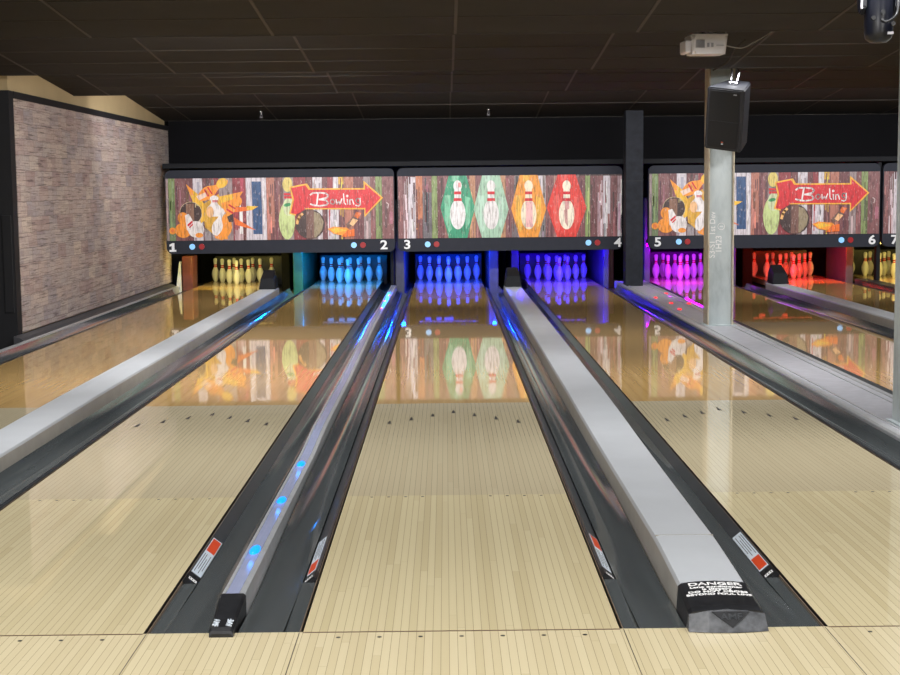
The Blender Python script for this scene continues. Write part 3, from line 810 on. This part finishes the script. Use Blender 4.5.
def PX(px, py=246): return -.0385 + .0022 * 21.7 + (px - 450) * 21.66 / 1460.15
def inds(a, b): return [(PX(a), 'ind_blue', 'lit pale blue indicator light'), (PX(b), 'ind_red', 'unlit red indicator light')]
ARTA = (PA, LA); ARTB = (PB, LB)
mask_unit(-4.150, -.787, ARTA, [('1', PX(175.5), 0), ('2', PX(385.3), 0)], 'masking unit 1-2 with red arrow art, next to the stone wall', (165.4, 395.0, 177.2, 239.2), inds(195, 204.5) + inds(355.5, 364.5))
mask_unit(-.745, 2.565, ARTB, [('3', PX(408.5), 0), ('4', PX(617.8), 0)], 'masking unit 3-4 with four coloured pin shields, above the blue pins', (397.3, 623.3, 175.6, 237.4), inds(428.8, 437.6) + inds(588.5, 597.5))
mask_unit(2.945, 6.355, ARTA, [('5', PX(657.5), 0), ('6', PX(870.5), 0)], 'masking unit 5-6 with red arrow art, behind the steel column', (165.4, 395.0, 177.2, 239.2), inds(678.3, 687) + inds(840, 849))
mask_unit(6.395, 9.55, ARTB, [('7', PX(892.8), 0)], 'masking unit starting with number 7, at the right edge beside 5-6', (397.3, 623.3, 175.6, 237.4), inds(915, 924))

# ------------------------------------------------------------------ pins
def pin_mesh():
    inch = .0254
    prof = [(0, 0), (1.0, 0), (1.06, .12), (1.414, .75), (1.70, 1.5), (1.955, 2.25), (2.255, 3.375), (2.383, 4.5), (2.36, 5.1), (2.282, 5.875), (2.10, 6.6), (1.851, 7.25), (1.52, 8.0), (1.236, 8.625), (1.06, 9.1), (.982, 9.375), (.92, 9.75), (.898, 10.1), (.91, 10.45), (.935, 10.875), (1.0, 11.4), (1.047, 11.75), (1.127, 12.4), (1.22, 12.95), (1.27, 13.5), (1.22, 14.05), (1.0, 14.6), (.6, 14.92), (0, 15)]
    mi = []
    for (r0, z0), (r1, z1) in zip(prof, prof[1:]):
        zm = (z0 + z1) / 2
        mi.append(1 if (9.1 < zm < 9.75 or 10.1 < zm < 10.875) else 0)
    bm = NB(); lathe(bm, [(r * inch, z * inch) for r, z in prof], 22, mi)
    bmesh.ops.recalc_face_normals(bm, faces=bm.faces)
    me = bpy.data.meshes.new('bowling_pin'); bm.to_mesh(me); bm.free()
    me.materials.append(M['pinwhite']); me.materials.append(M['pinred'])
    return me
PM = pin_mesh()
POS = []
for r in range(4):
    for k in range(r + 1): POS.append((r, (k - r / 2) * .3048, YH + r * ROW))
PN = ['front pin', 'second row left', 'second row right', 'third row left', 'third row middle', 'third row right',
      'back row left corner', 'back row second from left', 'back row third from left', 'back row right corner']
for i, xc in LX.items():
    for n, (r, dx, y) in enumerate(POS):
        o = bpy.data.objects.new('bowling_pin', PM); C.objects.link(o)
        o.location = (xc + dx, y, 0.0)
        tag(o, '%s bowling pin of lane number %d, %s' % (GLOW[i] + '-lit', i, PN[n]), 'bowling pin', '%s pins at the end of the %s lane' % (GLOW[i], ORD[i]))

# ------------------------------------------------------------------ pin pits
PIT = {}
PL = {1: 'dark pinsetter with red-brown kickback behind the warm yellow pins by the stone wall', 2: 'dark pinsetter with green kickback behind the cyan pins', 3: 'dark pinsetter with teal kickback behind the deep blue pins',
      4: 'dark pinsetter behind the violet pins, left of the black column', 5: 'dark pinsetter behind the magenta pins', 6: 'dark pinsetter behind the red-orange pins', 7: 'dark pinsetter behind the pale yellow pins at far right'}
for i, xc in LX.items():
    t = PIT[i] = thing('pinsetter', PL[i], 'pinsetter', (xc, 19.2, -.12), 'pinsetters behind the masks')
    bm = NB(); box(bm, -.58, .58, -1.70, .80, 1.07, 1.70); obj('machine_body', bm, 'pitdark', t)
    bm = NB(); box(bm, -.56, .56, .52, .60, 0, .50, 0, .01); obj('pit_cushion', bm, 'kick', t)
    bm = NB(); n = 40; top, bot = [], []
    for k in range(n + 1):
        x = -.57 + 1.14 * k / n; top.append((x, .70 + .02 * math.sin(k * 1.3), 1.6)); bot.append((x, .70 + .03 * math.sin(k * 1.3 + .4), .01))
    loft(bm, [top, bot, [(p[0], p[1] + .02, p[2]) for p in bot], [(p[0], p[1] + .02, p[2]) for p in top]], close=False)
    obj('pit_curtain', bm, 'pitdark', t, smooth=True)
    bm = NB(); box(bm, -.48, .48, -.215, -.205, .800, .812); obj('table_edge', bm, 'pwhite', t)
    for x, w in ((-.34, .05), (-.16, .045), (.0, .075)):
        bm = NB(); box(bm, x - w, x + w, -.25, -.21, .735, .785, 0, .01); obj('spotting_cup', bm, 'pwhite', t)
def kick(i, x0, x1, y0, y1, z1, m, label=None, bev=.012):
    bm = NB(); box(bm, x0 - LX[i], x1 - LX[i], y0 - 19.2, y1 - 19.2, 0, z1 + .12, 0, bev)
    o = obj('kickback_panel', bm, m, PIT[i])
    if label: o['label'] = label
kick(1, -4.06, -3.90, 17.50, 17.95, .485, 'kickred', 'red-brown kickback panel')
bm = NB(); prism(bm, [(-4.17 - LX[1], 0), (-4.075 - LX[1], 0), (-4.075 - LX[1], .52), (-4.10 - LX[1], .52)], 'y', -1.7, -1.64)
o = obj('kickback_guard', bm, 'cap', PIT[1]); o['label'] = 'pale slanted guard strip'
kick(1, DIV[12] - .17, DIV[12] - .04, 18.3, 20.0, 1.3, 'pitdark', 'dark kickback panel')
kick(2, DIV[12] + .10, DIV[12] + .25, 17.45, 20.0, 1.3, 'kickgreen', 'green kickback panel')
kick(2, DIV[23] - .075, DIV[23] - .02, 17.1, 20.0, 1.3, 'header', 'grey kickback post')
kick(3, DIV[23] - .01, DIV[23] + .13, 17.2, 20.0, 1.3, 'kick', 'teal-lit kickback panel')
kick(3, DIV[34] - .26, DIV[34] - .12, 17.4, 20.0, 1.3, 'kick')
kick(4, DIV[34] + .10, DIV[34] + .22, 18.0, 20.0, 1.3, 'kick')
kick(4, 2.345, 2.43, 17.4, 20.0, 1.3, 'kick')
kick(4, 2.44, 2.60, 18.2, 19.2, .52, 'kickred', 'low reddish kickback panel')
kick(5, 2.98, 3.07, 17.5, 20.0, 1.3, 'kick')
kick(5, 4.25, 4.36, 17.4, 20.0, 1.3, 'kick')
kick(6, 4.60, 4.76, 18.1, 20.0, 1.3, 'pitdark')
kick(6, 6.04, 6.16, 17.45, 18.6, 1.3, 'kick', 'red-lit kickback panel')
kick(7, 7.63, 7.80, 17.3, 20.0, 1.3, 'kick')
bm = NB(); box(bm, 6.345, 6.405, 16.915, 17.02, -.12, 1.79, 0, .006)
o = obj('mask_post', bm, 'header'); tag(o, 'narrow dark post under the joint between masking units 5-6 and 7', 'post')

# coloured pin lights fixed behind the lower edge of the masks
LIGHT = {1: ((255, 232, 120), 36), 2: ((0, 134, 255), 118), 3: ((0, 54, 255), 200), 4: ((38, 0, 255), 195), 5: ((180, 0, 255), 115), 6: ((255, 54, 20), 74), 7: ((255, 226, 110), 34)}
for i, xc in LX.items():
    col, pw = LIGHT[i]
    t = thing('pin_light', '%s light bar under the mask, over the %s lane' % (GLOW[i], ORD[i]), 'pin light', (xc, 17.055, .625), 'coloured pin light bars behind the masks')
    bm = NB(); box(bm, -.71, .71, -.03, .03, 0, .05, 0, .004)
    obj('light_housing', bm, 'black', t)
    bm = NB(); box(bm, -.40, .40, -.012, .012, -.006, .001)
    obj('light_strip', bm, mat('pin_glow_strip', col, .4, var=0, emit=col, es=9.0), t)
    for sd in (-1, 1):  # glowing blocks added past the lane edges, for the gutters to reflect
        bm = NB(); box(bm, *sorted((sd * .54, sd * .70)), -.02, .02, -.045, .001, 0, .003)
        obj('added_glow', bm, mat('added_glow_block', col, .4, var=0, emit=col, es=9.0), t)
    for k, (dx, w) in enumerate(((-.34, .05), (-.16, .05), (.0, .09))):
        bm = NB(); disc(bm, (dx, 0, -.030), w, 'z', .03, 16)
        for v in bm.verts: v.co.y = v.co.y * .5
        obj('spot_lens', bm, mat('pin_glow_lens', col, .4, var=0, emit=col, es=12.0), t)
    la = bpy.data.lights.new('pin_lamp', 'AREA'); la.shape = 'RECTANGLE'; la.size = .85; la.size_y = .06
    c = lin(col); la.color = c[:3]; la.energy = pw * .5
    lo = bpy.data.objects.new('pin_lamp', la); C.objects.link(lo); lo.location = (xc, 17.11, .60)
    if i in (2, 3, 4, 5):                                  # unseen spots added to throw coloured streaks along the gutters
        for sd in (-1, 1):
            e_, d_ = side_limits(i, sd)
            gl = bpy.data.lights.new('gutter_fill', 'SPOT'); gl.energy = 105; gl.color = c[:3]; gl.spot_size = R(9); gl.spot_blend = .9; gl.shadow_soft_size = .03
            go = bpy.data.objects.new('gutter_fill', gl); C.objects.link(go); p0 = Vector((xc + sd * .68, 16.99, .55)); go.location = p0
            go.rotation_euler = (Vector((d_ - sd * .03, 13.4, .0)) - p0).to_track_quat('-Z', 'Y').to_euler()
    lo.rotation_euler = Vector((0, .93, -.36)).to_track_quat('-Z', 'Y').to_euler()

# ------------------------------------------------------------------ columns
def hbeam(name, label, x0, x1, y0, y1, z1, zb, chalk):
    t = thing(name, label, 'column', ((x0 + x1) / 2, (y0 + y1) / 2, zb))
    hx, hy = (x1 - x0) / 2, (y1 - y0) / 2; H = z1 - zb
    bm = NB(); box(bm, -hx + .012, hx - .012, -hy + .055, -hy + .068, .012, H)
    obj('web', bm, 'steel', t)
    for s in (-1, 1):
        a, b = sorted((s * hx, s * (hx - .014)))
        bm = NB(); box(bm, a, b, -hy, hy, .012, H, 0, .003); o = obj('flange', bm, 'rust' if chalk else 'steel', t)
        if chalk: o['label'] = 'rust-stained flange'
    bm = NB(); box(bm, -hx - .03, hx + .03, -hy - .02, hy + .02, 0, .012, 0, .002); obj('base_plate', bm, 'steel', t)
    if chalk:
        bm = NB(); Rm = Matrix.Rotation(R(90), 4, 'X') @ Matrix.Rotation(R(90), 4, 'Z')
        y = -hy + .0545
        for s_, x, z, sz in (('S3-S1', -.080, .78, .085), ('1st Dev', -.076, 1.04, .080), ('1H23', -.012, .83, .085), ('1', .012, 1.01, .045)):
            text_into(bm, s_, sz, Matrix.Translation((x, y, z)) @ Rm, 0, .0008, .0004, .95)
        ring = [(.010 + .034 * math.cos(a), y, 1.01 + .034 * math.sin(a)) for a in [2 * math.pi * k / 20 for k in range(21)]]
        tube(bm, ring, .0032, 5)
        o = obj('chalk_marks', bm, 'white', t); o['label'] = 'white hand-written chalk marks'
    return t
hbeam('steel_column', 'grey H-section steel column with chalk marks, carrying the black speaker', 2.618, 2.880, 10.06, 10.32, 2.74, .045, True)
hbeam('steel_column', 'grey steel column cut off by the right edge of the photo', 2.640, 2.90, 3.72, 3.96, 2.71, .045, False)
t = thing('boxed_column', 'square black column between masking units 3-4 and 5-6', 'column', (2.665, 16.36, .045))
bm = NB(); box(bm, -.125, .125, -.14, .14, 0, 2.50, 0, .006); obj('shaft', bm, 'blackcol', t)
bm = NB(); box(bm, -.128, .128, -.143, .143, 1.50, 1.507); obj('joint_strip', bm, 'blackpaint', t)

# ------------------------------------------------------------------ speaker on the column
t = thing('loudspeaker', 'black loudspeaker tilted down on the grey steel column', 'loudspeaker', (2.765, 9.68, 2.150), rot=(R(15), R(8.5), R(-30)))
bm = NB()
fr = [(-.185, -.19), (-.17, -.20), (.17, -.20), (.185, -.19)]
outl = [(-.19, -.185), (-.175, -.20), (.175, -.20), (.19, -.185), (.12, .17), (.10, .185), (-.10, .185), (-.12, .17)]
prism(bm, outl, 'z', -.305, .305)
bmesh.ops.bevel(bm, geom=list(bm.edges), offset=.012, segments=2, affect='EDGES')
obj('cabinet', bm, 'speaker', t)
bm = NB(); prism(bm, rrect(-.150, .150, -.275, .275, .02), 'y', -.207, -.196); 
o = obj('grille', bm, 'grille', t)
bm = NB(); box(bm, -.150, .150, -.2085, -.206, -.02, -.014); obj('grille_seam', bm, 'speaker', t)
bm = NB(); box(bm, -.016, .016, -.211, -.206, -.245, -.215, 0); box(bm, -.010, .010, -.2125, -.2105, -.225, -.217, 1); box(bm, -.010, .010, -.2125, -.2105, -.243, -.232, 2)
o = obj('badge', bm, ['ink', 'orange', 'label'], t); o['label'] = 'small badge on the grille'
bm = NB(); prism(bm, [(.085, .250), (.120, .250), (.118, .262), (.088, .262)], 'y', -.211, -.206); obj('corner_badge', bm, 'pgrey', t)
bm = NB()
box(bm, -.05, .05, -.03, .05, .305, .318, 0, .002)
tube(bm, [(-.03, 0, .31), (-.05, .10, .40), (-.17, .32, .46)], .010); tube(bm, [(.03, 0, .31), (.02, .10, .40), (-.13, .34, .46)], .010)
tube(bm, [(-.045, .02, .33), (.045, .02, .33)], .012)
o = obj('bracket', bm, 'chrome', t); o['label'] = 'silver mounting bracket'
bm = NB(); tube(bm, [(-.05, .17, -.1), (-.20, .40, -.1)], .018); obj('wall_mount', bm, 'chrome', t)
bm = NB(); tube(bm, smooth_path([(2.86, 9.98, 2.715), (2.865, 9.98, 2.6), (2.84, 9.92, 2.47)]), .006)
o = obj('speaker_cable', bm, 'cable_w'); tag(o, 'thin pale cable dropping beside the loudspeaker bracket', 'cable')

# ------------------------------------------------------------------ projector
t = thing('projector', 'white projector hanging from the dark ceiling', 'projector', (1.985, 6.75, 2.475), rot=(0, 0, R(4)))
bm = NB()
prism(bm, rrect(-.135, .155, -.13, .13, .03), 'z', .0, .140)
for v in bm.verts:
    if v.co.z < .01: v.co.x *= .90; v.co.y *= .85
bmesh.ops.bevel(bm, geom=[e for e in bm.edges if abs(e.verts[0].co.z - e.verts[1].co.z) < 1e-4], offset=.018, segments=3, affect='EDGES')
obj('body', bm, 'pwhite', t)
bm = NB(); box(bm, -.175, -.128, -.10, .10, .008, .108, 0, .014); obj('lens_hood', bm, 'pwhite', t)
bm = NB(); box(bm, -.125, .150, -.128, .128, .138, .150, 0, .003); obj('top_plate', bm, 'pwhite', t)
bm = NB()
for k in range(8): box(bm, -.100 + k * .009, -.096 + k * .009, -.134, -.12, .045, .105)
obj('vent', bm, 'pgrey', t)
bm = NB()
for x in (-.012, .02): box(bm, x, x + .016, -.1335, -.12, .05, .080)
box(bm, .06, .12, -.1335, -.12, .060, .064); obj('ports', bm, 'pgrey', t)
bm = NB(); tube(bm, [(-.02, 0, .148), (-.02, 0, .30)], .017, 14); box(bm, -.11, .05, -.05, .05, .205, .213, 0, .002)
for x, y in ((-.1, -.1), (.1, -.1), (-.1, .1), (.1, .1)): tube(bm, [(x, y, .148), (-.02, 0, .19)], .005)
o = obj('ceiling_mount', bm, 'chrome', t); o['label'] = 'silver ceiling mount'
bm = NB(); tube(bm, smooth_path([(.150, .0, .075), (.25, 0, .055), (.32, .02, .06), (.39, .04, .095), (.51, .06, .16), (.64, .07, .245)]), .005)
tube(bm, smooth_path([(.12, .05, .148), (.18, .05, .165), (.15, .05, .195), (0, .02, .20)]), .004)
o = obj('cable', bm, 'cable_w', t); o['label'] = 'pale loose cable'
bm = NB(); tube(bm, smooth_path([(2.45, 7.5, 2.66), (2.42, 7.8, 2.60), (2.52, 8.6, 2.575), (2.50, 9.2, 2.55)]), .007)
o = obj('ceiling_cable', bm, 'cable_b'); tag(o, 'dark cable running along the ceiling behind the projector', 'cable')

# ------------------------------------------------------------------ moving-head light
t = thing('moving_head_light', 'black moving-head stage light hanging at the top right corner', 'stage light', (2.275, 3.15, 2.755))
bm = NB(); box(bm, -.13, .13, -.10, .10, -.115, -.01, 0, .012); obj('base', bm, 'navy', t)
bm = NB(); tube(bm, [(0, 0, -.01), (0, 0, .02)], .02, 12); box(bm, -.08, .08, -.02, .02, -.004, .006); obj('clamp', bm, 'black', t)
for s in (-1, 1):
    bm = NB()
    prism(bm, [(-.055, -.115), (.055, -.115), (.045, -.36), (0, -.40), (-.045, -.36)], 'x', s * .105, s * .075)
    bmesh.ops.bevel(bm, geom=list(bm.edges), offset=.008, segments=2, affect='EDGES')
    obj('yoke_arm', bm, 'navy', t)
bm = NB(); lathe(bm, [(0, -.545), (.045, -.54), (.068, -.52), (.075, -.49), (.076, -.40), (.073, -.32), (.066, -.24), (.05, -.22), (0, -.215)], 20)
hd = obj('head', bm, 'navy', t)
bm = NB(); tube(bm, smooth_path([(.085, -.06, -.30), (.07, -.09, -.40), (.02, -.09, -.44), (-.01, -.08, -.43)]), .006)
for a, z in ((-.05, -.42), (.055, -.45), (.0, -.39)): disc(bm, (a, -.066, z), .012, 'y', .018, 10)
obj('fittings', bm, 'black', t, )
bm = NB(); box(bm, .028, .056, -.083, -.055, -.505, -.492); o = obj('maker_plate', bm, 'pgrey', t); o['label'] = 'small pale plate'
bm = NB(); box(bm, -.112, -.100, -.058, -.048, -.37, -.22, 0, .003); o = obj('arm_strip', bm, 'pgrey', t); o['label'] = 'pale strip on the arm'

# ------------------------------------------------------------------ sprinklers
for x, lb in ((-2.70, 'small pale sprinkler head above masking unit 1-2'), (.60, 'small pale sprinkler head above masking unit 3-4')):
    t = thing('sprinkler_head', lb, 'sprinkler', (x, 16.70, 2.604), 'sprinkler heads under the ceiling')
    bm = NB(); lathe(bm, [(0, .006), (.035, .004), (.035, -.004), (.010, -.008), (.010, -.045), (0, -.045)], 14); obj('stem', bm, 'chrome', t)
    bm = NB(); lathe(bm, [(0, -.085), (.026, -.085), (.026, -.080), (0, -.080)], 14); tube(bm, [(-.012, 0, -.04), (-.018, 0, -.06), (0, 0, -.082)], .004); tube(bm, [(.012, 0, -.04), (.018, 0, -.06), (0, 0, -.082)], .004); obj('deflector', bm, 'pgrey', t)

# ------------------------------------------------------------------ lights
def area(name, loc, aim, sx, sy, e, col=(1, .95, .86), spread=180):
    la = bpy.data.lights.new(name, 'AREA'); la.shape = 'RECTANGLE'; la.size = sx; la.size_y = sy; la.energy = e; la.color = col
    la.spread = R(spread)
    o = bpy.data.objects.new(name, la); C.objects.link(o); o.location = loc
    o.rotation_euler = (Vector(aim) - Vector(loc)).to_track_quat('-Z', 'Y').to_euler()
    return o
# ceiling lamps over the approach and the seating behind the camera
for x in (-4.2, 0, 4.2):
    area('approach_lamp', (x, -2.2, 2.52), (x, -1.2, 0), 1.6, .5, 68, (1, .98, .95))
    area('seating_lamp', (x, -5.3, 2.5), (x, -2, 0), 2.0, .6, 90, (1, .98, .96))
# unseen area lights added behind the ceiling lips to brighten the lanes
for y, e in ((-.05, 28), (2.98, 47), (6.15, 48), (9.45, 32), (12.45, 8)):
    for x in (-2.0, 2.2, 6.6):
        area('lane_fill', (x, y, 2.70), (x, y + .5, .0), 3.4, .10, e, (1, .985, .97), 116)
for y, ya, e in ((6.15, 9.6, 66), (9.45, 12.8, 50), (12.45, 15.6, 30)):  # unseen fill added to brighten the stone wall
    area('wall_fill', (-1.3, y, 2.66), (-4.25, ya, .8), .10, .9, e, (1, .975, .95), 150)
area('column_fill', (3.5, 6.15, 2.66), (2.7, 10, 1.1), .6, .1, 7, (1, .99, .98), 60)  # unseen fill added to lift the steel column
for x in (-2.4, .9, 4.6, 8):
    area('mask_lamp', (x, 12.45, 2.74), (x, 16.8, 1.0), 2.8, .10, 58, (1, .98, .97), 110)

w = bpy.data.worlds.new('World'); bpy.context.scene.world = w; w.use_nodes = True
w.node_tree.nodes['Background'].inputs[0].default_value = (.02, .02, .022, 1)
w.node_tree.nodes['Background'].inputs[1].default_value = .3

# ------------------------------------------------------------------ camera
f_, pitch, yaw, roll, h_, D_, cx_ = 1460.15, .1015, .0022, -.0103, 1.463, 4.7378, -.0385
cy, sy, cp, sp = math.cos(yaw), math.sin(yaw), math.cos(pitch), math.sin(pitch)
fw = Vector((sy * cp, cy * cp, -sp)); r0 = Vector((cy, -sy, 0)); u0 = r0.cross(fw)
c, s = math.cos(roll), math.sin(roll)
rr = c * r0 + s * u0; uu = -s * r0 + c * u0
mw = Matrix((rr, uu, -fw)).transposed().to_4x4(); mw.translation = (cx_, -D_, h_)
cd = bpy.data.cameras.new('camera'); cd.sensor_fit = 'HORIZONTAL'; cd.sensor_width = 36; cd.lens = f_ / 900 * 36; cd.clip_start = .05
co = bpy.data.objects.new('camera', cd); C.objects.link(co); co.matrix_world = mw
S = bpy.context.scene; S.camera = co
S.view_settings.view_transform = 'Standard'; S.view_settings.look = 'None'; S.view_settings.gamma = 1; S.view_settings.use_curve_mapping = False
S.view_settings.exposure = 0.0
